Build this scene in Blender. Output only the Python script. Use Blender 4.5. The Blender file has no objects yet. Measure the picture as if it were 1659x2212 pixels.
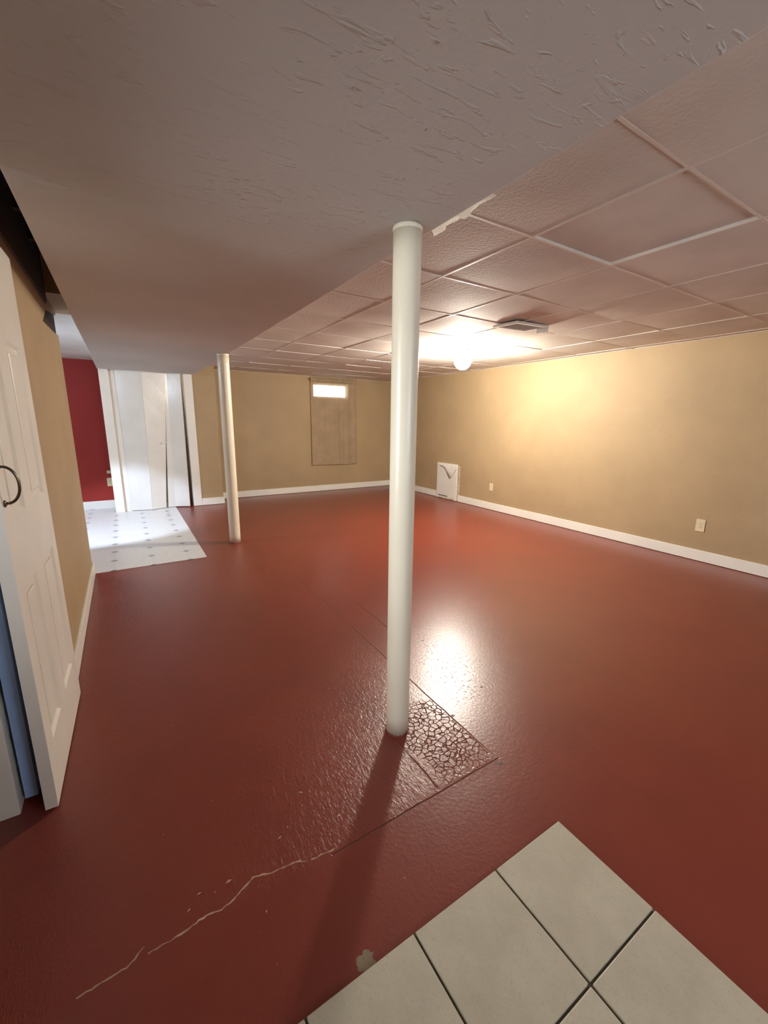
import bpy, bmesh, math, random
from mathutils import Vector, Matrix
random.seed(7)
scene = bpy.context.scene
COL = scene.collection

# ------------------------------------------------------------------ camera
CAM_H = 1.334
def camera():
    yaw, pitch, roll = .5583, -.2153, .0119
    cy, sy, cp, sp = math.cos(yaw), math.sin(yaw), math.cos(pitch), math.sin(pitch)
    f = Vector((sy*cp, cy*cp, sp)); r0 = Vector((cy, -sy, 0)); u0 = r0.cross(f)
    r = r0*math.cos(roll) + u0*math.sin(roll); u = -r0*math.sin(roll) + u0*math.cos(roll)
    cd = bpy.data.cameras.new('camera'); co = bpy.data.objects.new('camera', cd); COL.objects.link(co)
    co.matrix_world = Matrix(((r.x, u.x, -f.x, 0), (r.y, u.y, -f.y, 0), (r.z, u.z, -f.z, CAM_H), (0, 0, 0, 1)))
    cd.sensor_fit = 'VERTICAL'; cd.sensor_height = 24; cd.lens = 24*892.4/2212
    cd.clip_start = .02; scene.camera = co
camera()

# ------------------------------------------------------------------ world, lights, exposure
w = bpy.data.worlds.new('daylight'); scene.world = w; w.use_nodes = True
bg = w.node_tree.nodes['Background']; bg.inputs[0].default_value = (.82, .9, 1, 1); bg.inputs[1].default_value = 12.0
def area(name, loc, look, sx, sy, power, col, spread=math.pi):
    d = bpy.data.lights.new(name, 'AREA'); d.shape = 'RECTANGLE'; d.size = sx; d.size_y = sy
    d.energy = power; d.color = col; d.spread = spread
    o = bpy.data.objects.new(name, d); COL.objects.link(o); o.location = loc
    o.rotation_euler = (Vector(look)-Vector(loc)).to_track_quat('-Z', 'Y').to_euler()
    return o
LAMP = (3.33, 3.70)            # the ceiling lamp's place; its light is in its builder
LAMP_STRENGTH = 790
area('daylight_rear_window', (1.6, -1.52, 1.45), (1.6, 2, 1.45), 1.1, .8, 1.2, (1, .95, .9))
area('daylight_left_window', (-1.94, .9, 1.35), (.9, 1.08, 1.22), .76, .8, 10.5, (.94, .96, 1), math.radians(66))
vs = scene.view_settings
vs.view_transform = 'Standard'; vs.look = 'None'; vs.gamma = 1; vs.use_curve_mapping = False
vs.exposure = 0.0
scene.cycles.use_denoising = True
scene.cycles.max_bounces = 5; scene.cycles.diffuse_bounces = 4; scene.cycles.use_adaptive_sampling = True; scene.cycles.adaptive_threshold = .06; scene.cycles.caustics_reflective = True
scene.cycles.sample_clamp_indirect = 4

# ------------------------------------------------------------------ measures (metres)
XR, YB, ZC, ZS = 4.795, 7.41, 2.132, 1.985
S1, S2, Y1 = .988, -.207, 6.99
XL, YL = -.344, 4.227
XJ = 1.285                     # right end of the closet wall
XF, YF = -2.0, -1.6            # far left wall, wall behind the camera
ZTOP = 2.55

# ------------------------------------------------------------------ materials
def lin(r, g, b):
    return tuple(((c/255)/12.92 if c/255 <= .04045 else ((c/255+.055)/1.055)**2.4) for c in (r, g, b)) + (1,)
class NT:
    def __init__(s, name):
        s.m = bpy.data.materials.new(name); s.m.use_nodes = True; s.t = s.m.node_tree
        s.b = s.t.nodes['Principled BSDF']; s._co = None
    def n(s, typ, **kw):
        x = s.t.nodes.new(typ)
        for k, v in kw.items():
            if k.startswith('i_'): x.inputs[int(k[2:]) if k[2:].isdigit() else k[2:]].default_value = v
            else: setattr(x, k, v)
        return x
    def l(s, a, b): s.t.links.new(a, b)
    def co(s):
        if s._co is None: s._co = s.n('ShaderNodeTexCoord').outputs['Object']
        return s._co
    def math(s, op, a, b=None, c=None, clamp=False):
        x = s.n('ShaderNodeMath', operation=op, use_clamp=clamp)
        for i, v in enumerate((a, b, c)):
            if v is None: continue
            if isinstance(v, (int, float)): x.inputs[i].default_value = v
            else: s.l(v, x.inputs[i])
        return x.outputs[0]
    def noise(s, scale, detail=4, rough=.55, vec=None, dist=0):
        x = s.n('ShaderNodeTexNoise'); x.inputs['Scale'].default_value = scale; x.inputs['Detail'].default_value = detail
        x.inputs['Roughness'].default_value = rough; x.inputs['Distortion'].default_value = dist
        s.l(vec or s.co(), x.inputs['Vector']); return x.outputs['Fac']
    def mapping(s, scale=(1, 1, 1), rot=(0, 0, 0)):
        x = s.n('ShaderNodeMapping'); x.inputs['Scale'].default_value = scale; x.inputs['Rotation'].default_value = rot
        s.l(s.co(), x.inputs['Vector']); return x.outputs[0]
    def ramp(s, fac, p0, p1, c0=(0, 0, 0, 1), c1=(1, 1, 1, 1)):
        x = s.n('ShaderNodeValToRGB'); e = x.color_ramp.elements
        e[0].position = p0; e[0].color = c0; e[1].position = p1; e[1].color = c1
        s.l(fac, x.inputs[0]); return x.outputs[0]
    def mix(s, fac, a, b):
        x = s.n('ShaderNodeMix', data_type='RGBA')
        for sock, v in ((x.inputs[0], fac), (x.inputs[6], a), (x.inputs[7], b)):
            if isinstance(v, (int, float, tuple)): sock.default_value = v
            else: s.l(v, sock)
        return x.outputs[2]
    def bump(s, h, strength, dist=.01, normal=None):
        x = s.n('ShaderNodeBump'); x.inputs['Strength'].default_value = strength; x.inputs['Distance'].default_value = dist
        s.l(h, x.inputs['Height'])
        if normal: s.l(normal, x.inputs['Normal'])
        return x.outputs[0]
    def fin(s, col=None, rough=None, normal=None, metal=None, spec=None):
        for key, v in (('Base Color', col), ('Roughness', rough), ('Metallic', metal), ('Specular IOR Level', spec)):
            if v is None: continue
            if isinstance(v, (int, float, tuple)): s.b.inputs[key].default_value = v
            else: s.l(v, s.b.inputs[key])
        if normal: s.l(normal, s.b.inputs['Normal'])
        return s.m

def plain(name, rgb, rough=.5, grain=90, bump=.08, var=.06, metal=0, big=3):
    t = NT(name); c = lin(*rgb)
    n1 = t.noise(big, 2); dark = tuple(x*(1-var*2.2) for x in c[:3])+(1,)
    col = t.mix(t.ramp(n1, .3, .7), dark, c)
    return t.fin(col, rough, t.bump(t.noise(grain, 1), bump, .004), metal)

def wall_paint(name, rgb, var=.07):
    t = NT(name); c = lin(*rgb); d = tuple(x*(1-var*2) for x in c[:3])+(1,)
    col = t.mix(t.ramp(t.noise(1.6, 3, .6), .3, .72), d, c)
    scuff = t.ramp(t.noise(7, 4, .7), .66, .74)
    col = t.mix(t.math('MULTIPLY', scuff, .18), col, tuple(min(1, x*1.25) for x in c[:3])+(1,))
    h = t.math('ADD', t.noise(140, 1), t.math('MULTIPLY', t.noise(28, 2), .7))
    return t.fin(col, .62, t.bump(h, .32, .004), spec=.35)

def floor_paint(crazed=False):
    """Glossy red paint; `crazed` adds the net of cracks of the patch beside the near post."""
    t = NT('crazed_red_floor_paint' if crazed else 'red_floor_paint')
    sep = t.n('ShaderNodeSeparateXYZ'); t.l(t.co(), sep.inputs[0]); X, Y = sep.outputs[0], sep.outputs[1]
    def band(v, a, b, soft):      # 1 inside a..b
        lo = t.math('DIVIDE', t.math('SUBTRACT', v, a), soft, clamp=True)
        hi = t.math('DIVIDE', t.math('SUBTRACT', b, v), soft, clamp=True)
        return t.math('MULTIPLY', lo, hi)
    def line(v, at, half):        # 1 on the line v = at
        return t.math('SUBTRACT', 1, t.math('DIVIDE', t.math('ABSOLUTE', t.math('SUBTRACT', v, at)), half, clamp=True))
    fine = t.noise(75, 2); big = t.noise(2.6, 3, .65)
    st_ = t.noise(1, 3, .6, t.mapping((95, 38, 60), (0, 0, .5)), 1.2)
    wob = t.math('MULTIPLY', t.math('SUBTRACT', t.noise(8, 2), .5), .012)
    Xw, Yw = t.math('ADD', X, wob), t.math('ADD', Y, wob)
    lm = t.math('SUBTRACT', 1, t.math('DIVIDE', t.math('SUBTRACT', X, 1.08), .1, clamp=True))      # roller strings, left slab only
    lm = t.math('MULTIPLY', lm, t.math('DIVIDE', t.math('SUBTRACT', Y, .93), .06, clamp=True))
    h = t.math('ADD', t.math('MULTIPLY', t.math('MULTIPLY', st_, lm), .8), t.math('MULTIPLY', fine, .32))
    col = t.mix(t.ramp(big, .3, .7), lin(117, 48, 37), lin(126, 53, 40))
    if crazed:
        nz = t.n('ShaderNodeTexNoise'); nz.inputs['Scale'].default_value = 30; t.l(t.co(), nz.inputs['Vector'])
        vor = t.n('ShaderNodeTexVoronoi', feature='DISTANCE_TO_EDGE'); vor.inputs['Scale'].default_value = 38
        dst = t.n('ShaderNodeVectorMath', operation='ADD'); sc_ = t.n('ShaderNodeVectorMath', operation='SCALE'); sc_.inputs['Scale'].default_value = .02
        t.l(nz.outputs['Color'], sc_.inputs[0]); t.l(t.co(), dst.inputs[0]); t.l(sc_.outputs[0], dst.inputs[1]); t.l(dst.outputs[0], vor.inputs['Vector'])
        cells = t.math('SUBTRACT', 1, t.math('DIVIDE', vor.outputs['Distance'], .09, clamp=True))
        edge = t.math('MULTIPLY', wob, 20)
        cm = t.math('MULTIPLY', band(t.math('ADD', X, t.math('MULTIPLY', edge, .5)), .88, 1.19, .03), band(t.math('ADD', Y, edge), .94, 1.45, .12))
        dark = t.math('MULTIPLY', cells, cm); deep = t.math('MULTIPLY', dark, 1.1); rough = .30
    else:
        j = t.math('MULTIPLY', line(Xw, 1.158, .004), band(Y, .95, 3.6, .3))                        # joints between the slabs
        j2 = t.math('MULTIPLY', line(Yw, .962, .004), band(X, .42, 1.17, .01))
        j3 = t.math('MULTIPLY', line(Xw, .862, .004), band(Y, .97, 1.24, .01))
        j4 = t.math('MULTIPLY', line(Xw, 1.36, .004), band(Y, 1.9, 2.7, .2))
        dark = t.math('MAXIMUM', t.math('MAXIMUM', j, j2), t.math('MAXIMUM', j3, j4)); deep = t.math('MULTIPLY', dark, 1.6)
        wm = t.math('MULTIPLY', band(X, 1.1, 1.75, .25), band(Y, 1.05, 2.1, .3))                    # scraped patch
        worn = t.math('MULTIPLY', t.ramp(fine, .60, .68), wm)
        deep = t.math('ADD', deep, t.math('MULTIPLY', worn, .3)); rough = t.math('ADD', .30, t.math('MULTIPLY', worn, .12))
        col = t.mix(t.math('MULTIPLY', worn, .35), col, lin(120, 78, 58))
    h = t.math('SUBTRACT', h, deep)
    col = t.mix(t.math('MULTIPLY', dark, .75), col, lin(46, 20, 16))
    return t.fin(col, rough, t.bump(h, .33, .006), spec=.65)

def knockdown():
    t = NT('knockdown_plaster')
    acc = None
    for rz, sx, sy, th, off in ((.35, 10, 40, .61, 0), (-.5, 11, 42, .64, 3.7)):
        mp = t.n('ShaderNodeMapping'); mp.inputs['Scale'].default_value = (sx, sy, 20)
        mp.inputs['Rotation'].default_value = (0, 0, rz); mp.inputs['Location'].default_value = (off, off*2, 0)
        t.l(t.co(), mp.inputs['Vector'])
        s = t.ramp(t.noise(1, 3, .5, mp.outputs[0], .6), th, th+.07)
        acc = s if acc is None else t.math('MAXIMUM', acc, s)
    patch = t.ramp(t.noise(3.2, 3), .40, .58)
    h = t.math('ADD', t.math('MULTIPLY', acc, t.math('ADD', .12, patch)), t.math('MULTIPLY', t.noise(55, 2), .22))
    c = lin(208, 205, 199)
    col = t.mix(t.ramp(t.noise(1.1, 5), .3, .7), tuple(x*.88 for x in c[:3])+(1,), c)
    return t.fin(col, .8, t.bump(h, .5, .008), spec=.2)

def vinyl():
    t = NT('vinyl_sheet_print')
    sep = t.n('ShaderNodeSeparateXYZ'); t.l(t.co(), sep.inputs[0])
    def cell(v, o, p):
        f = t.math('FRACT', t.math('DIVIDE', t.math('SUBTRACT', v, o-p/2), p))
        return t.math('MULTIPLY', t.math('ABSOLUTE', t.math('SUBTRACT', f, .5)), p)
    dx, dy = cell(sep.outputs[0], .432, .313), cell(sep.outputs[1], 4.228, .3165)
    d = t.math('ADD', dx, dy)
    m = t.math('LESS_THAN', d, .034)
    ring = t.math('MULTIPLY', t.math('GREATER_THAN', d, .012), m)
    lines = t.math('MULTIPLY', t.math('LESS_THAN', t.math('MINIMUM', dx, dy), .003), .25)
    c = lin(222, 221, 218)
    base = t.mix(t.ramp(t.noise(40, 4), .35, .7), tuple(x*.9 for x in c[:3])+(1,), c)
    base = t.mix(lines, base, lin(170, 166, 158))
    col = t.mix(t.math('MULTIPLY', ring, .85), base, lin(92, 96, 104))
    return t.fin(col, .33, t.bump(t.noise(30, 3), .1, .004))

def stone_tile():
    t = NT('glazed_floor_tile')
    oi = t.n('ShaderNodeObjectInfo')
    a, b = lin(200, 193, 172), lin(180, 172, 152)
    n = t.math('ADD', t.math('MULTIPLY', t.noise(7, 6, .65), .8), t.math('MULTIPLY', oi.outputs['Random'], .2))
    col = t.mix(t.ramp(n, .32, .68), b, a)
    col = t.mix(t.math('MULTIPLY', t.ramp(t.noise(160, 2), .55, .7), .25), col, lin(152, 142, 124))
    return t.fin(col, .42, t.bump(t.noise(60, 4), .1, .004))

def bulb_glass():
    t = NT('lit_lamp_glass'); t.b.inputs['Emission Color'].default_value = (1, .93, .80, 1)
    t.b.inputs['Emission Strength'].default_value = LAMP_STRENGTH
    return t.fin((.9, .88, .82, 1), .4)

def fabric():
    t = NT('sheer_tan_curtain')
    w1 = t.n('ShaderNodeTexWave'); w1.inputs['Scale'].default_value = 160; t.l(t.co(), w1.inputs['Vector'])
    c = t.mix(t.ramp(t.noise(5, 4), .3, .7), lin(188, 166, 134), lin(202, 180, 148))
    c = t.mix(t.math('MULTIPLY', w1.outputs[0], .1), c, lin(150, 130, 104))
    t.fin(c, .9)
    tr = t.n('ShaderNodeBsdfTranslucent'); t.l(c, tr.inputs[0])
    mx = t.n('ShaderNodeMixShader'); mx.inputs[0].default_value = .3
    t.l(t.b.outputs[0], mx.inputs[1]); t.l(tr.outputs[0], mx.inputs[2])
    tp = t.n('ShaderNodeBsdfTransparent'); m2 = t.n('ShaderNodeMixShader'); m2.inputs[0].default_value = .12
    t.l(mx.outputs[0], m2.inputs[1]); t.l(tp.outputs[0], m2.inputs[2])
    t.l(m2.outputs[0], t.t.nodes['Material Output'].inputs[0])
    return t.m

def paper():
    t = NT('torn_joint_tape'); c = lin(252, 249, 242)
    t.fin(t.mix(t.ramp(t.noise(60, 4), .35, .7), lin(226, 218, 204), c), .8)
    tr = t.n('ShaderNodeBsdfTranslucent', i_0=c)
    mx = t.n('ShaderNodeMixShader'); mx.inputs[0].default_value = .9
    t.l(t.b.outputs[0], mx.inputs[1]); t.l(tr.outputs[0], mx.inputs[2]); t.l(mx.outputs[0], t.t.nodes['Material Output'].inputs[0])
    return t.m

def pane():
    t = NT('window_glass')
    tp = t.n('ShaderNodeBsdfTransparent'); gl = t.n('ShaderNodeBsdfGlossy'); gl.inputs['Roughness'].default_value = .03
    fr = t.n('ShaderNodeFresnel'); mx = t.n('ShaderNodeMixShader')
    t.l(fr.outputs[0], mx.inputs[0]); t.l(tp.outputs[0], mx.inputs[1]); t.l(gl.outputs[0], mx.inputs[2])
    t.l(mx.outputs[0], t.t.nodes['Material Output'].inputs[0])
    return t.m

def wood():
    t = NT('dark_joist_wood')
    n = t.noise(1, 6, .6, t.mapping((40, 2.5, 40)))
    return t.fin(t.mix(t.ramp(n, .3, .7), lin(52, 38, 28), lin(74, 56, 42)), .8, t.bump(n, .3, .004))

M = dict(
    tan=wall_paint('tan_wall_paint', (176, 152, 117)), red=wall_paint('red_wall_paint', (158, 46, 38)),
    floor=floor_paint(), crazed=floor_paint(True), knock=knockdown(), vinyl=vinyl(), tile=stone_tile(),
    panel=plain('painted_ceiling_panel', (216, 208, 198), .75, 70, .35, .06), grid=plain('painted_ceiling_grid', (224, 216, 206), .5),
    white=plain('white_gloss_trim', (238, 235, 226), .32, 60, .06, .03), door=plain('white_door_paint', (230, 225, 214), .38, 90, .1, .04),
    blued=plain('pale_blue_door_tint', (150, 178, 222), .4, 90, .1, .04),  # one even pale blue over the whole second door
    stain=plain('dark_brown_stain', (62, 32, 25), .5),
    leaf=plain('white_folding_door_paint', (234, 232, 226), .25, 50, .15, .04),
    pole=plain('cream_post_paint', (244, 237, 214), .32, 40, .10, .04), grout=plain('dark_grout', (96, 88, 76), .9, 200, .3),
    ivory=plain('ivory_plastic', (226, 212, 176), .35), slot=plain('dark_slot', (30, 26, 22), .6),
    ceilw=wall_paint('white_ceiling_paint', (226, 224, 218)), wood=wood(), board=plain('white_board', (232, 230, 222), .5, 30, .25, .05),
    plaster=plain('bare_plaster', (196, 176, 152), .9, 40, .8, .15), metal=plain('dark_nickel', (120, 112, 102), .28, 80, .03, .1, 1),
    vent=plain('white_vent_enamel', (242, 240, 232), .4), concrete=plain('bare_concrete', (140, 124, 102), .9, 80, .5, .1),
    flake=plain('chipped_paint_edge', (206, 172, 142), .7, 120, .4, .2), black=plain('black_void', (12, 10, 9), .9),
    bulb=bulb_glass(), cloth=fabric(), tape=paper(), glass=pane())

# ------------------------------------------------------------------ builders
def link(name, me, mat, parent=None):
    me.materials.append(mat) if mat and not me.materials else None
    o = bpy.data.objects.new(name, me); COL.objects.link(o)
    if parent: o.parent = parent
    return o
def tag(o, label=None, cat=None, group=None, kind=None):
    for k, v in (('label', label), ('category', cat), ('group', group), ('kind', kind)):
        if v: o[k] = v
    return o
def empty(name, loc=(0, 0, 0)):
    o = bpy.data.objects.new(name, None); COL.objects.link(o); o.location = loc; o.empty_display_size = .1; return o
def mesh(bm, name, smooth=False):
    bmesh.ops.recalc_face_normals(bm, faces=bm.faces)
    me = bpy.data.meshes.new(name); bm.to_mesh(me); bm.free()
    if smooth:
        for p in me.polygons: p.use_smooth = True
    return me
def add_box(bm, x0, x1, y0, y1, z0, z1, bev=0):
    vs_ = [bm.verts.new((x, y, z)) for x in (x0, x1) for y in (y0, y1) for z in (z0, z1)]
    fs = [bm.faces.new([vs_[i] for i in q]) for q in ((0, 1, 3, 2), (4, 6, 7, 5), (0, 4, 5, 1), (2, 3, 7, 6), (0, 2, 6, 4), (1, 5, 7, 3))]
    if bev:
        es = list({e for f in fs for e in f.edges})
        bmesh.ops.bevel(bm, geom=es, offset=bev, segments=2, profile=.5, affect='EDGES')
def box(name, x0, x1, y0, y1, z0, z1, mat, parent=None, bev=0):
    bm = bmesh.new(); add_box(bm, x0, x1, y0, y1, z0, z1, bev)
    return link(name, mesh(bm, name), mat, parent)
def boxes(name, lst, mat, parent=None, bev=0):
    bm = bmesh.new()
    for b in lst: add_box(bm, *b, bev)
    return link(name, mesh(bm, name), mat, parent)
def lathe(name, prof, mat, parent=None, seg=48, loc=(0, 0, 0), wob=0):
    bm = bmesh.new(); rings = []
    for r, z in prof:
        rings.append([bm.verts.new((loc[0]+(r+random.uniform(-wob, wob))*math.cos(2*math.pi*i/seg), loc[1]+(r+random.uniform(-wob, wob))*math.sin(2*math.pi*i/seg), loc[2]+z)) for i in range(seg)])
    for a, b in zip(rings, rings[1:]):
        for i in range(seg): bm.faces.new((a[i], a[(i+1) % seg], b[(i+1) % seg], b[i]))
    for r, f in ((rings[0], -1), (rings[-1], 1)):
        bm.faces.new(r)
    me = mesh(bm, name)
    for p in me.polygons: p.use_smooth = len(p.vertices) == 4
    return link(name, me, mat, parent)
def tube(name, pts, r, mat, parent=None, seg=10):
    bm = bmesh.new(); rings = []
    pts = [Vector(p) for p in pts]; up = Vector((.3, .2, 1)).normalized()
    for i, p in enumerate(pts):
        d = (pts[min(i+1, len(pts)-1)]-pts[max(i-1, 0)]).normalized(); a = d.cross(up).normalized(); b = a.cross(d)
        rings.append([bm.verts.new(p+a*r*math.cos(2*math.pi*k/seg)+b*r*math.sin(2*math.pi*k/seg)) for k in range(seg)])
    for a, b in zip(rings, rings[1:]):
        for i in range(seg): bm.faces.new((a[i], a[(i+1) % seg], b[(i+1) % seg], b[i]))
    bm.faces.new(rings[0]); bm.faces.new(rings[-1])
    return link(name, mesh(bm, name, True), mat, parent)
def prism(name, poly, axis, a, b, mat, parent=None):
    """poly: 2-D outline in the two axes other than `axis`, extruded from a to b."""
    bm = bmesh.new()
    def v(p, t):
        q = list(p); q.insert(axis, t); return bm.verts.new(q)
    A = [v(p, a) for p in poly]; B = [v(p, b) for p in poly]
    bm.faces.new(A); bm.faces.new(B)
    for i in range(len(poly)): bm.faces.new((A[i], A[(i+1) % len(poly)], B[(i+1) % len(poly)], B[i]))
    return link(name, mesh(bm, name), mat, parent)
def st(o, label): return tag(o, label, kind='structure')

# ------------------------------------------------------------------ setting
st(box('floor', XF, XR, YF, YB, -.12, 0, M['floor']), 'glossy dark red painted concrete floor')
FLOOR = bpy.data.objects['floor']
st(box('wall_right', XR, XR+.12, YF-.12, YB+.12, -.12, ZTOP, M['tan']), 'long tan wall on the right with white baseboard')
# back wall with the small high window's opening
WX0, WX1, WZ0, WZ1 = 3.045, 3.775, 1.755, 2.012
bm = bmesh.new()
for b in ((-.19, WX0, 0, ZTOP), (WX1, XR, 0, ZTOP), (WX0, WX1, 0, WZ0), (WX0, WX1, WZ1, ZTOP)):
    add_box(bm, b[0], b[1], YB, YB+.14, b[2]-(.12 if b[2] == 0 else 0), b[3])
st(link('wall_back', mesh(bm, 'wall_back'), M['tan']), 'tan back wall with the small curtained window')
st(box('wall_red', XF, -.19, YB, YB+.14, -.12, ZTOP, M['red']), 'red wall of the room beyond, beside the folding closet door')
# wall that carries the folding closet door
OX0, OX1, OZ = -.085, .838, 2.05
bm = bmesh.new()
for b in ((-.19, OX0, -.0, ZTOP), (OX1, XJ, 0, ZTOP), (OX0, OX1, OZ, ZTOP)):
    add_box(bm, b[0], b[1], Y1, Y1+.1, b[2], b[3])
add_box(bm, XJ-.08, XJ, Y1+.1, YB, 0, ZTOP); add_box(bm, -.19, -.11, Y1+.1, YB, 0, ZTOP)
st(link('wall_closet', mesh(bm, 'wall_closet'), M['tan']), 'tan closet front wall around the white folding door')
# left wall, notched near its top far corner and backed by a dark board
prism('wall_left', [(2.335, 0), (YL, 0), (YL, 1.955), (3.93, 1.93), (3.40, 1.91), (3.66, 2.03), (YL, 2.10), (YL, ZTOP), (2.335, ZTOP)], 0, XL-.10, XL, M['tan'])
prism('notch_board', [(YL-.004, 1.956), (3.93, 1.931), (3.402, 1.911), (3.66, 2.029), (YL-.004, 2.099)], 0, XL-.09, XL-.012, M['wood'], bpy.data.objects['wall_left'])
st(bpy.data.objects['wall_left'], 'tan wall on the left behind the white panelled door')
st(box('added_shade_lintel', XL-.10, XL, YF, 1.56, 1.80, ZTOP, M['tan']), 'unseen tan lintel added left of the viewer to shade the soffit')  # out-of-view lintel, added to keep window light off the soffit's left part
st(box('wall_far_left', XF-.12, XF, YF-.12, YB+.12, -.12, ZTOP, M['tan']), 'tan outer wall beyond the left rooms')
st(box('wall_partition', XF, XL-.62, 2.4, 2.5, 0, ZTOP, M['tan']), 'tan partition between the left rooms')
st(boxes('wall_rear', [(XF, 1.0, YF-.12, YF, -.12, ZTOP), (2.2, XR, YF-.12, YF, -.12, ZTOP), (1.0, 2.2, YF-.12, YF, -.12, 1.0), (1.0, 2.2, YF-.12, YF, 1.9, ZTOP)], M['tan']), 'tan wall behind the viewer with a window')
# window frames out of the photograph
f = boxes('window_2', [(1.0, 1.06, YF-.1, YF+.01, 1.0, 1.9), (2.14, 2.2, YF-.1, YF+.01, 1.0, 1.9), (1.06, 2.14, YF-.1, YF+.01, 1.0, 1.06), (1.06, 2.14, YF-.1, YF+.01, 1.84, 1.9)], M['white'])
st(f, 'white framed window behind the viewer')
f = boxes('window_3', [(XF-.01, XF+.04, .45, .50, .9, 1.8), (XF-.01, XF+.04, 1.3, 1.35, .9, 1.8), (XF-.01, XF+.04, .5, 1.3, .9, .95), (XF-.01, XF+.04, .5, 1.3, 1.75, 1.8)], M['white'])
st(f, 'white framed window on the outer left wall')

# soffit that boxes in the beam
bm = bmesh.new(); add_box(bm, S2, S1, YF, Y1, ZS, ZTOP, .004)
st(link('ceiling_soffit', mesh(bm, 'ceiling_soffit'), M['knock']), 'low textured plaster soffit running over the two posts')
# open joist cavity left of the soffit, then plaster ceilings
st(box('ceiling_cavity', XF, S2, YF, 3.66, ZTOP, ZTOP+.1, M['wood']), 'dark open joist cavity above the panelled door')
CAV = bpy.data.objects['ceiling_cavity']
for yj in (-1.2, -.8, -.4, 0, .4, .8, 1.2, 1.6, 2.0, 2.4, 2.8, 3.2):
    box('joist', XL+.0, S2, yj, yj+.045, 2.30, ZTOP, M['wood'], CAV)
box('side_board', XL-.02, XL+.012, 1.5, 3.64, 2.06, ZTOP, M['wood'], CAV)
st(box('ceiling_strip', XF, S2, 3.66, 4.32, ZC, ZTOP+.1, M['tan']), 'beige ceiling strip at the end of the left wall')
st(box('ceiling_left', XF, S2, 4.32, YB, ZC+.004, ZTOP+.1, M['ceilw']), 'white ceiling of the room with the red wall')

# suspended ceiling: grid runners and one panel per bay
GX = [S1, 1.615, 2.225, 2.835, 3.445, 4.055, 4.665, XR]
GY = [YF, -1.05, -.44, .17, .78, 1.39, 2.0, 2.61, 3.22, 3.83, 4.44, 5.05, 5.66, 6.27, 6.88, YB]
st(box('ceiling', S1, XR, YF, YB, ZTOP, ZTOP+.1, M['wood']), 'suspended ceiling of square painted panels')
CEIL = bpy.data.objects['ceiling']
for gx in GX[1:-1]: box('grid_runner', gx-.007, gx+.007, YF, YB, ZC, ZC+.028, M['grid'], CEIL)
for i in range(len(GX)-1):
    for gy in GY[1:-1]: box('grid_tee', GX[i]+.007, GX[i+1]-.007, gy-.006, gy+.006, ZC+.0005, ZC+.026, M['grid'], CEIL)
box('wall_angle', XR-.02, XR, YF, YB, ZC-.001, ZC+.02, M['grid'], CEIL)
box('wall_angle', S1, XR, YB-.02, YB, ZC-.001, ZC+.02, M['grid'], CEIL)
def ceil_panel(x0, x1, y0, y1, sag, tx, ty, lift):
    bm = bmesh.new(); N = 8; top = []; bot = []
    cx, cyy = (x0+x1)/2, (y0+y1)/2
    for a in range(N+1):
        for b in range(N+1):
            u, v = a/N, b/N; x, y = x0+(x1-x0)*u, y0+(y1-y0)*v
            z = ZC+.003+lift - sag*(math.sin(math.pi*u)*math.sin(math.pi*v))**.8 + tx*(x-cx) + ty*(y-cyy)
            bot.append(bm.verts.new((x, y, z))); top.append(bm.verts.new((x, y, z+.014)))
    q = lambda L, a, b: L[a*(N+1)+b]
    for a in range(N):
        for b in range(N):
            bm.faces.new((q(bot, a, b), q(bot, a, b+1), q(bot, a+1, b+1), q(bot, a+1, b)))
            bm.faces.new((q(top, a, b), q(top, a+1, b), q(top, a+1, b+1), q(top, a, b+1)))
    for a0, b0, a1, b1 in ((0, 0, 0, N), (N, 0, N, N), (0, 0, N, 0), (0, N, N, N)):     # rim on its own vertices, so the face stays flat to its edge
        bm.faces.new([bm.verts.new(c) for c in (q(bot, a0, b0).co, q(bot, a1, b1).co, q(top, a1, b1).co, q(top, a0, b0).co)])
    link('ceiling_panel', mesh(bm, 'ceiling_panel', True), M['panel'], CEIL)
VX0, VX1, VY0, VY1 = 2.86, 3.16, 2.33, 2.57      # ceiling register's cut-out
for i in range(len(GX)-1):
    for k in range(len(GY)-1):
        x0, x1, y0, y1 = GX[i]+.004, GX[i+1]-.004, GY[k]+.004, GY[k+1]-.004
        small = min(x1-x0, y1-y0) < .3
        sag = random.uniform(.002, .007)*(.3 if small else 1); tx, ty, lift = random.uniform(-.006, .006), random.uniform(-.006, .006), 0
        if (i, k) == (1, 4): sag, lift = .001, .010
        ceil_panel(x0, x1, y0, y1, sag, tx, ty, lift)

bm = bmesh.new(); add_box(bm, .868, 1.152, .969, 1.52, -.001, .0007)      # crazed patch beside the near post
link('crazed_paint_patch', mesh(bm, 'crazed_paint_patch'), M['crazed'], FLOOR)

# landing of square tiles
st(box('floor_landing', -.72, 1.127, -1.6, .658, 0, .006, M['grout']), 'pale square-tiled landing in the foreground')
LAND = bpy.data.objects['floor_landing']
bm = bmesh.new(); add_box(bm, -.149, .149, -.151, .151, 0, .009, .0025); tile_me = mesh(bm, 'floor_tile'); tile_me.materials.append(M['tile'])
for a in range(6):
    for b in range(7):
        o = bpy.data.objects.new('floor_tile', tile_me); COL.objects.link(o); o.parent = LAND
        o.location = (1.127-.152-.304*a, .658-.154-.308*b, .0045)
# vinyl sheet floor of the far room
st(box('floor_vinyl', XF, .583, 4.238, YB, 0, .004, M['vinyl']), 'pale vinyl sheet floor with small diamond motifs in front of the closet')

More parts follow.
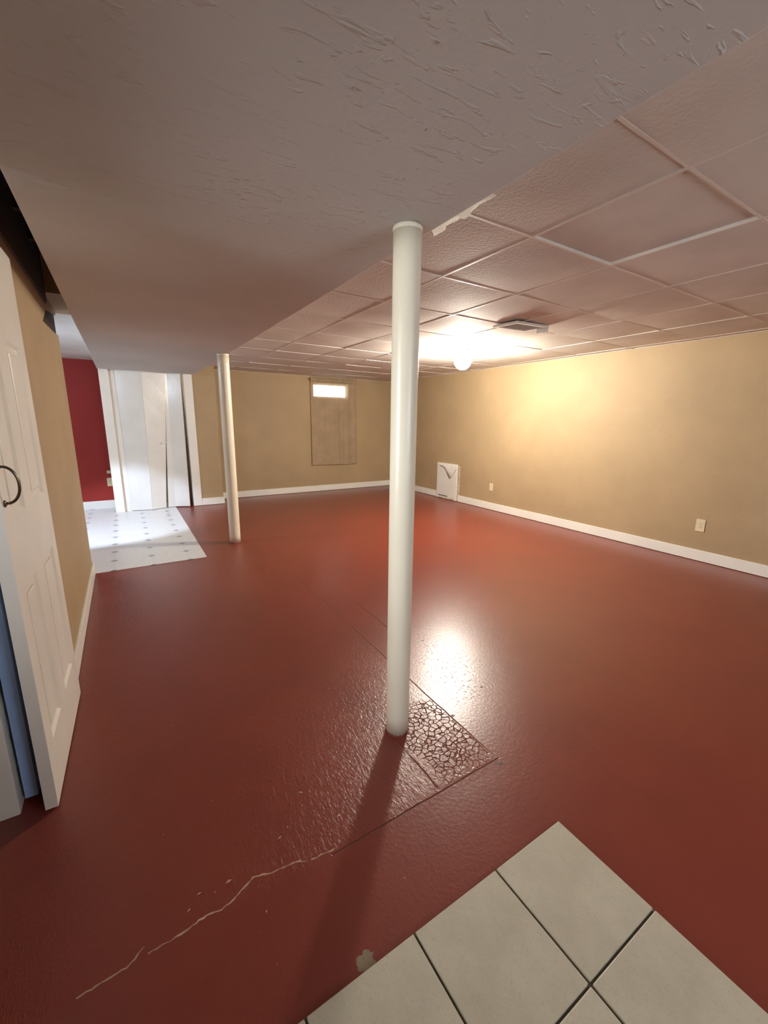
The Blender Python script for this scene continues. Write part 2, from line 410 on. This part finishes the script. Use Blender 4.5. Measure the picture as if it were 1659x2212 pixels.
# baseboards
def baseboard(name, pts, label, h=.112, t=.014):
    bm = bmesh.new()
    for x0, x1, y0, y1 in pts: add_box(bm, x0, x1, y0, y1, .004, h, .003)
    return st(link(name, mesh(bm, name), M['white']), label)
baseboard('baseboard_right', [(XR-.014, XR, YF, 5.275), (XR-.014, XR, 5.86, YB)], 'white baseboard along the right wall')
baseboard('baseboard_back', [(XJ, XR-.014, YB-.014, YB)], 'white baseboard under the curtained window')
baseboard('baseboard_closet', [(.958, XJ+.014, Y1-.014, Y1), (XJ, XJ+.014, Y1, YB-.014)], 'short white baseboard right of the closet door')
baseboard('baseboard_left', [(XL, XL+.016, 2.335, YL+.016)], 'white baseboard at the foot of the left wall')
baseboard('baseboard_red', [(XF, -.19, YB-.014, YB)], 'white baseboard under the red wall', .125)

# ------------------------------------------------------------------ the two posts
def post(name, x, y, r, label):
    t = empty(name, (x, y, 0)); tag(t, label, 'post', 'white steel posts under the soffit')
    prof = [(r, .003)]+[(r, .003+(ZS-.016-.003)*k/24) for k in range(1, 25)]
    lathe('shaft', prof, M['pole'], t, 56)
    lathe('cap_collar', [(r+.0004, ZS-.016), (r+.0016, ZS-.014), (r+.0016, ZS-.004), (r+.0004, ZS-.001)], M['pole'], t, 56)
    bm = bmesh.new(); n = 64; A, B, Cc = [], [], []
    for i in range(n):
        a = 2*math.pi*i/n; rr = r+.001+random.uniform(0, .004)
        A.append(bm.verts.new((rr*math.cos(a), rr*math.sin(a), .0))); B.append(bm.verts.new(((r+.0006)*math.cos(a), (r+.0006)*math.sin(a), .003+random.uniform(0, .009))))
        Cc.append(bm.verts.new(((r-.004)*math.cos(a), (r-.004)*math.sin(a), .002)))
    for i in range(n):
        bm.faces.new((A[i], A[(i+1) % n], B[(i+1) % n], B[i])); bm.faces.new((B[i], B[(i+1) % n], Cc[(i+1) % n], Cc[i]))
    bm.faces.new(A)
    link('ragged_base_ring', mesh(bm, 'ragged_base_ring'), M['floor'], t)
    return t
post('support_post', .901, 1.311, .0495, 'near white steel post standing in front of the lamp gleam')
post('support_post', .944, 4.638, .0575, 'far white steel post beside the vinyl floor')

# ------------------------------------------------------------------ ceiling lamp
L = empty('ceiling_lamp', (LAMP[0], LAMP[1], ZC)); tag(L, 'lit round glass lamp glowing on the panelled ceiling', 'lamp')
lathe('base_plate', [(.07, -.022), (.075, -.018), (.078, -.002), (.07, .0)], M['vent'], L)
lathe('glass_globe', [(.095*math.sin(math.pi*k/12), -.122-.095*math.cos(math.pi*k/12)) for k in range(1, 11)], M['bulb'], L, 20)
lathe('globe_collar', [(.056, -.052), (.06, -.048), (.06, -.024), (.054, -.0215)], M['vent'], L)

# lamp of the room beyond, hidden by the left wall
D = empty('ceiling_downlight', (-1.15, 5.1, ZC)); tag(D, 'cool white spot lamp on the ceiling of the red room', 'lamp')
lathe('housing', [(.05, -.10), (.062, -.098), (.062, -.004), (.07, 0)], M['vent'], D)
sp = bpy.data.lights.new('downlight_beam', 'SPOT'); sp.energy = 300; sp.color = (.66, .78, 1); sp.spot_size = math.radians(56); sp.spot_blend = .35; sp.shadow_soft_size = .04
so = bpy.data.objects.new('downlight_beam', sp); COL.objects.link(so); so.parent = D; so.location = (0, 0, -.13)
so.rotation_euler = (Vector((-.35, 6.15, 0))-Vector((-1.15, 5.1, 2.0))).to_track_quat('-Z', 'Y').to_euler()

pl = bpy.data.lights.new('downlight_glow', 'POINT'); pl.energy = 50; pl.color = (.68, .81, 1); pl.shadow_soft_size = .05
po = bpy.data.objects.new('downlight_glow', pl); COL.objects.link(po); po.parent = D; po.location = (0, 0, -.17)

# ------------------------------------------------------------------ ceiling register
V = empty('ceiling_register', (2.90, 2.53, ZC-.004)); tag(V, 'white slatted air register hanging slightly below the ceiling panels', 'vent')
V.rotation_euler = (math.radians(2.5), math.radians(-1.5), 0)
boxes('frame', [(-.19, .19, -.13, -.105, -.018, 0), (-.19, .19, .105, .13, -.018, 0), (-.19, -.165, -.105, .105, -.018, 0), (.165, .19, -.105, .105, -.018, 0)], M['vent'], V, .002)
box('duct_back', -.165, .165, -.105, .105, -.003, 0, M['slot'], V)
for k in range(9):
    s = box('slat', -.163, .163, -.0085, .0085, -.0008, .0008, M['vent'], V); s.location = (0, -.088+.022*k, -.010); s.rotation_euler = (math.radians(38), 0, 0)
box('end_bracket', .168, .19, -.125, -.02, -.05, -.018, M['vent'], V, .002)

# ------------------------------------------------------------------ window and curtain
W = st(empty('window_1', (0, 0, 0)), 'small high basement window behind the sheer curtain')
boxes('window_frame', [(WX0, WX0+.03, YB+.03, YB+.09, WZ0, WZ1), (WX1-.03, WX1, YB+.03, YB+.09, WZ0, WZ1), (WX0+.03, WX1-.03, YB+.03, YB+.09, WZ0, WZ0+.025), (WX0+.03, WX1-.03, YB+.03, YB+.09, WZ1-.025, WZ1)], M['white'], W)
box('window_pane', WX0+.03, WX1-.03, YB+.055, YB+.06, WZ0+.025, WZ1-.025, M['glass'], W)
def curtain():
    t = empty('curtain', (3.46, YB, 0)); tag(t, 'tan sheer curtain hanging over the small back window', 'curtain')
    x0, x1 = 2.995, 3.945; nx, nz = 120, 40; bm = bmesh.new(); g = []
    for i in range(nx+1):
        u = i/nx; col = []
        for k in range(nz+1):
            v = k/nz                                   # 0 top, 1 bottom
            hem = .500+.012*math.sin(5.2*u+1.2)+.012*u-.012*math.exp(-((u-.55)/.12)**2)*-1
            z = 2.092+(hem-2.092)*v
            f = .012*math.sin(u*34+1)*math.exp(-((u-.9)/.12)**2)*1.5 + .010*math.exp(-((u-.56)/.022)**2)-.008*math.exp(-((u-.62)/.02)**2)+.009*math.exp(-((u-.67)/.02)**2)+.003*math.sin(u*55)*(1-v)
            yy = -.030-f*(.6+.5*v)-.012*v
            x = x0+(x1-x0)*u-3.46+.012*v*(u-.2)
            col.append(bm.verts.new((x, yy, z)))
        g.append(col)
    for i in range(nx):
        for k in range(nz): bm.faces.new((g[i][k], g[i+1][k], g[i+1][k+1], g[i][k+1]))
    link('fabric', mesh(bm, 'fabric', True), M['cloth'], t)
    # gathered heading folded over the rod
    bm = bmesh.new(); rows = []
    for i in range(nx+1):
        u = i/nx; x = x0+(x1-x0)*u-3.46; p = .006*math.sin(u*90)+.004*math.sin(u*41+2)
        rows.append([bm.verts.new((x, y, z)) for y, z in ((-.006+p*.3, 2.030), (-.044+p, 2.026), (-.048+p, 2.068), (-.040+p, 2.104+p*.8), (-.018, 2.108+p))])
    for a, b in zip(rows, rows[1:]):
        for k in range(4): bm.faces.new((a[k], b[k], b[k+1], a[k+1]))
    link('gathered_heading', mesh(bm, 'gathered_heading', True), M['cloth'], t)
    tube('rod', [(-.5, -.024, 2.075), (.5, -.024, 2.075)], .006, M['metal'], t)
    for sx in (-.495, .495): tube('rod_bracket', [(sx, -.024, 2.075), (sx, -.012, 2.075), (sx, -.001, 2.075)], .007, M['metal'], t)
curtain()

# ------------------------------------------------------------------ closet: casing and folding door
C = st(empty('trim_1', (0, 0, 0)), 'white casing around the folding closet door')
box('casing_leg', -.198, OX0, Y1-.018, Y1, .004, 2.05, M['white'], C, .003)
box('casing_leg', OX1, .957, Y1-.018, Y1, .004, 2.05, M['white'], C, .003)
box('casing_head', OX0, OX1, Y1-.018, Y1, 2.012, 2.05, M['white'], C, .003)
box('jamb', OX0, OX0+.09, Y1+.03, Y1+.1, .004, OZ, M['white'], C)
box('jamb', OX1-.004, OX1, Y1+.0, Y1+.1, .004, OZ, M['white'], C)
def folding_door():
    t = empty('folding_door', (.35, Y1, 0)); tag(t, 'white folding closet door hanging crooked beside the red wall', 'door')
    # each leaf: (x top-left, x top-right, x bottom-left, x bottom-right, y left, y right) measured on the door's plane
    leaves = [(-.012, .300, .004, .262, .020, -.045), (.302, .612, .264, .452, -.045, .030), (.600, .635, .487, .585, .034, .046), (.622, .796, .575, .776, .046, -.030)]
    th = .022; zt, zb = 2.0, .012
    for a, b, c, d, ya, yb in leaves:
        bm = bmesh.new(); n = Vector((yb-ya, -(b-a))).normalized()*th       # across the leaf
        N = 6
        def ring(v):
            xl, xr = a+(c-a)*v-.35, b+(d-b)*v-.35; z = zt+(zb-zt)*v
            return [bm.verts.new(p) for p in ((xl, ya, z), (xr, yb, z), (xr-n.x, yb-n.y, z), (xl-n.x, ya-n.y, z))]
        R = [ring(k/N) for k in range(N+1)]
        for p, q in zip(R, R[1:]):
            for i in range(4): bm.faces.new((p[i], p[(i+1) % 4], q[(i+1) % 4], q[i]))
        bm.faces.new(R[0]); bm.faces.new(R[-1])
        lf = link('door_leaf', mesh(bm, 'door_leaf'), M['leaf'], t)
    k = lathe('knob', [(.006, 0), (.008, .012), (.014, .02), (.012, .03)], M['vent'], t, 20)
    k.location = (.17, -.035, 1.0); k.rotation_euler = (math.radians(90), 0, 0)
    tube('top_track', [(OX0-.32, .03, 2.025), (OX1-.38, .03, 2.025)], .012, M['metal'], t)
folding_door()

# ------------------------------------------------------------------ panelled door on the left
def panel_door(name, x_face, y0, y1, z0, z1, label, handle, paint='door'):
    """A slab whose face looks to +x, with four sunk panels."""
    t = empty(name, (x_face, y0, 0)); tag(t, label, 'door', 'white panelled doors at the left edge')
    Wd, th = y1-y0, .036
    cols = [(.088, .275), (.405, .625)] if Wd > .6 else [(.08, .25), (.36, .54)]
    rows = [(.215, .79), (1.02, 1.60)]
    ys = sorted({0, Wd, *[c for p in cols for c in p]}); zs = sorted({z0, z1, *[r for p in rows for r in p]})
    bm = bmesh.new()
    inp = lambda a, b, L: any(abs(a-p[0]) < 1e-6 and abs(b-p[1]) < 1e-6 for p in L)
    for a, b in zip(ys, ys[1:]):
        for c, d in zip(zs, zs[1:]):
            if inp(a, b, cols) and inp(c, d, rows): continue
            bm.faces.new([bm.verts.new((0, y, z)) for y, z in ((a, c), (b, c), (b, d), (a, d))])
    for a, b in cols:
        for c, d in rows:
            prev = [(0, a, c), (0, b, c), (0, b, d), (0, a, d)]
            for ins, dep in ((.012, -.010), (.016, -.010), (.045, -.003)):
                cur = [(dep, a+ins, c+ins), (dep, b-ins, c+ins), (dep, b-ins, d-ins), (dep, a+ins, d-ins)]
                if ins == .045: break
                for i in range(4): bm.faces.new([bm.verts.new(p) for p in (prev[i], prev[(i+1) % 4], cur[(i+1) % 4], cur[i])])
                prev = cur
            bm.faces.new([bm.verts.new(p) for p in prev])
    for q in (((0, 0, z0), (0, 0, z1), (-th, 0, z1), (-th, 0, z0)), ((0, Wd, z0), (0, Wd, z1), (-th, Wd, z1), (-th, Wd, z0)), ((-th, 0, z0), (-th, Wd, z0), (-th, Wd, z1), (-th, 0, z1)),
              ((0, 0, z1), (0, Wd, z1), (-th, Wd, z1), (-th, 0, z1)), ((0, 0, z0), (0, Wd, z0), (-th, Wd, z0), (-th, 0, z0))):
        bm.faces.new([bm.verts.new(p) for p in q])
    bmesh.ops.remove_doubles(bm, verts=bm.verts, dist=1e-5)
    link('slab', mesh(bm, 'slab'), M[paint], t)
    for a, b in cols:
        for c, d in rows:
            bm = bmesh.new(); add_box(bm, -.0115, -.003, a+.036, b-.036, c+.036, d-.036, .006)
            link('raised_panel', mesh(bm, 'raised_panel'), M[paint], t)
    if handle:
        hz = 1.135; hy = .032
        pts = [(.002+.040*math.sin(math.pi*k/16)**.8, hy, hz+.056*math.cos(math.pi*k/16)) for k in range(17)]
        h = tube('pull_handle', pts, .0042, M['metal'], t)
        for s in (-1, 1):
            r = lathe('rosette', [(.011, 0), (.011, .002), (.007, .005)], M['metal'], h, 20)
            r.location = (0, hy, hz+s*.056); r.rotation_euler = (0, math.radians(90), 0)
    return t
d1 = panel_door('panel_door', -.3250, 1.605, 2.318, .008, 1.945, 'white panelled door with a curved metal pull, nearest the left edge', True)
d1.rotation_euler = (0, 0, -math.atan2(.016, .71))
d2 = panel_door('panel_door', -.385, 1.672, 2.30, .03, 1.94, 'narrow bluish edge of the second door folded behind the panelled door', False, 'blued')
J = box('trim_2', -.56, -.432, 1.64, 2.40, 0, 2.0, M['door'], None, .004); st(J, 'white door jamb behind the folded doors at the left edge')
# ------------------------------------------------------------------ board, outlets and small things on the walls
B = empty('access_board', (XR, 5.57, 0)); tag(B, 'white board with a torn top corner standing against the right wall', 'board')
box('board', -.030, -.002, -.265, .262, .004, .632, M['board'], B, .003)
bm = bmesh.new(); prev = None                      # torn paper hanging in a curve from the top
for k in range(17):
    u = k/16; y = -.262+.45*u
    dep = .05+.19*math.exp(-((u-.34)/.24)**2)
    a = (bm.verts.new((-.032, y, .630)), bm.verts.new((-.040-.010*math.sin(math.pi*u), y, .630-dep*.6)), bm.verts.new((-.052+.01*u, y, .630-dep)), bm.verts.new((-.036, y, .632-dep-.006)))
    if prev:
        for i in range(3): bm.faces.new((prev[i], a[i], a[i+1], prev[i+1]))
    prev = a
link('torn_flap', mesh(bm, 'torn_flap', True), M['board'], B)
bm = bmesh.new(); prev = None
for k in range(25):
    z = .01+.60*k/24
    a = (bm.verts.new((-.003, -.262, z)), bm.verts.new((-.012-random.uniform(0, .006), -.285-random.uniform(0, .012), z)), bm.verts.new((-.0005, -.315-random.uniform(-.012, .02), z)))
    if prev:
        for i in range(2): bm.faces.new((prev[i], a[i], a[i+1], prev[i+1]))
    prev = a
link('rough_plaster_edge', mesh(bm, 'rough_plaster_edge'), M['plaster'], B)
boxes('broken_foot', [(-.040, -.03, -.22, -.10, .004, .035), (-.044, -.03, -.10, .02, .004, .028), (-.037, -.03, .05, .19, .004, .02)], M['plaster'], B, .004)
box('foot_gap', -.0312, -.0295, -.05, .20, .046, .060, M['slot'], B)

def outlet(x, y, z, axis, label, w=.07, h=.115):
    """Duplex outlet: plate, two receptacles with slots, one screw. axis 0: on the right wall, 1: on a back wall."""
    t = empty('outlet', (x, y, z)); tag(t, label, 'outlet', 'wall outlets')
    box('cover_plate', -w/2, w/2, -.006, 0, -h/2, h/2, M['ivory'], t, .002)
    for s in (-1, 1):
        r = box('receptacle', -.017, .017, -.008, -.006, s*.0195-.0145, s*.0195+.0145, M['ivory'], t, .001)
        for k in (-.007, .007): box('slot', k-.0014, k+.0014, -.0086, -.0079, s*.0195-.002, s*.0195+.007, M['slot'], r)
    sc = lathe('screw', [(.0035, 0), (.0035, .0012), (.001, .0016)], M['metal'], t, 16); sc.location = (0, -.006, 0); sc.rotation_euler = (math.radians(90), 0, 0)
    if axis == 0: t.rotation_euler = (0, 0, math.radians(-90))
    return t
outlet(XR, 1.722, .361, 0, 'ivory outlet on the right wall nearest the viewer', .078, .122)
outlet(XR, 4.525, .358, 0, 'small ivory outlet on the right wall near the white board')
outlet(-.236, YB, .40, 1, 'white outlet low on the red wall beside the closet casing', .075, .125)
p = box('plug_adapter', -.262, -.212, YB-.03, YB-.0005, .53, .575, M['ivory'], None, .004); tag(p, 'small white box on the red wall above the outlet', 'adapter')

# torn joint tape on the soffit's edge beside the near post
bm = bmesh.new(); prev = None; n = 44
for k in range(n+1):
    u = k/n; y = 1.285-.285*u; wdt = (.013+.003*math.sin(11*u+1)+random.uniform(-.005, .005))*(1-u)**.5+.001
    curl = .006*math.sin(14*u)+random.uniform(-.002, .002)
    a = (bm.verts.new((S1-.004, y, ZS-.0006)), bm.verts.new((S1+.003+curl*.4, y, ZS-.45*wdt)), bm.verts.new((S1+.006+curl, y, ZS-wdt)))
    if prev:
        for i in range(2): bm.faces.new((prev[i], a[i], a[i+1], prev[i+1]))
    prev = a
tp = link('torn_joint_tape', mesh(bm, 'torn_joint_tape', True), M['tape']); tag(tp, 'torn white strip peeling off the soffit edge beside the near post', 'tape')

# ------------------------------------------------------------------ damage on the floor
def ribbon(name, pts, wd, mat, z=.0012):
    bm = bmesh.new(); prev = None
    P = []
    for a, b in zip(pts, pts[1:]):                       # subdivide with jitter
        n = max(2, int(math.hypot(b[0]-a[0], b[1]-a[1])/.009))
        for k in range(n):
            s = k/n; P.append((a[0]+(b[0]-a[0])*s+random.uniform(-.0022, .0022), a[1]+(b[1]-a[1])*s+random.uniform(-.0022, .0022)))
    P.append(pts[-1])
    for i, p in enumerate(P):
        q = P[min(i+1, len(P)-1)]; o = P[max(i-1, 0)]; d = Vector((q[0]-o[0], q[1]-o[1], 0)).normalized(); nn = Vector((-d.y, d.x, 0))
        ww = wd*random.uniform(.25, 1.25); c = Vector((p[0], p[1], 0))
        a = (bm.verts.new(c+nn*ww), bm.verts.new(c+nn*ww*.3+Vector((0, 0, z*random.uniform(.6, 1.6)))), bm.verts.new(c-nn*ww+Vector((0, 0, .0002))))
        if prev:
            for k in range(2): bm.faces.new((prev[k], a[k], a[k+1], prev[k+1]))
        prev = a
    return link(name, mesh(bm, name), mat, FLOOR)
ribbon('paint_crack', [(.449, .974), (.40, .978), (.36, .981)], .0022, M['flake'])
ribbon('paint_crack', [(.345, .985), (.319, 1.000), (.27, 1.004), (.235, 1.010), (.192, 1.025), (.165, 1.010), (.130, .995), (.098, .984), (.06, .990), (.040, .991), (.012, .984), (-.018, .981), (-.05, .983), (-.082, .980)], .0027, M['flake'])
ribbon('paint_crack', [(-.092, 1.004), (-.105, .992), (-.128, .976), (-.161, .976), (-.23, .972)], .0019, M['flake'])
ribbon('paint_crack', [(.70, .966), (.66, .965)], .0022, M['flake'])
ribbon('paint_crack', [(.862, 1.20), (.864, 1.15)], .0022, M['flake']); ribbon('paint_crack', [(.845, 1.10), (.826, 1.085)], .003, M['flake'])
def blob(name, x, y, rx, ry, mat, n=18, h=.0012):
    bm = bmesh.new(); rim = []
    for i in range(n):
        a = 2*math.pi*i/n; r = random.uniform(.7, 1.15); rim.append(bm.verts.new((x+rx*r*math.cos(a), y+ry*r*math.sin(a), .0002)))
    c = bm.verts.new((x, y, h))
    for i in range(n): bm.faces.new((rim[i], rim[(i+1) % n], c))
    return link(name, mesh(bm, name), mat, FLOOR)
blob('bare_patch', .385, .677, .026, .022, M['concrete'], 22, .0006)
for x, y, r in ((1.44, 1.334, .011), (1.17, 1.247, .011), (1.458, 1.86, .010), (1.15, .938, .012), (.955, 1.255, .012)): blob('dark_stain', x, y, r, r*.7, M['stain'], 12, .0005)
rng = random.Random(3); bm = bmesh.new()
spots = [(.778, 2.615), (.80, 2.66), (1.186, .854), (.42, 1.225), (.845, 1.09), (.70, 1.18), (.55, 1.12), (.50, 1.07), (1.0, 3.6), (.72, 2.9), (.13, 1.05), (.05, 1.06), (.02, 1.03), (.09, 1.04), (.30, 1.10)]
spots += [(rng.uniform(-.2, 1.1), rng.uniform(.7, 3.5)) for _ in range(45)]
for i, (x, y) in enumerate(spots):
    s = rng.uniform(.0022, .006) if i < 15 else rng.uniform(.0012, .0032); a = rng.uniform(0, 6.3)
    v = [bm.verts.new((x+s*k*math.cos(a+j), y+s*k*math.sin(a+j), z)) for j, k, z in ((0, 1.8, .0004), (1.6, .6, .0015), (3.1, 1.5, .0006), (4.7, .7, .002))]
    bm.faces.new(v)
fl = link('paint_flakes', mesh(bm, 'paint_flakes'), M['flake'], FLOOR); fl['kind'] = 'stuff'
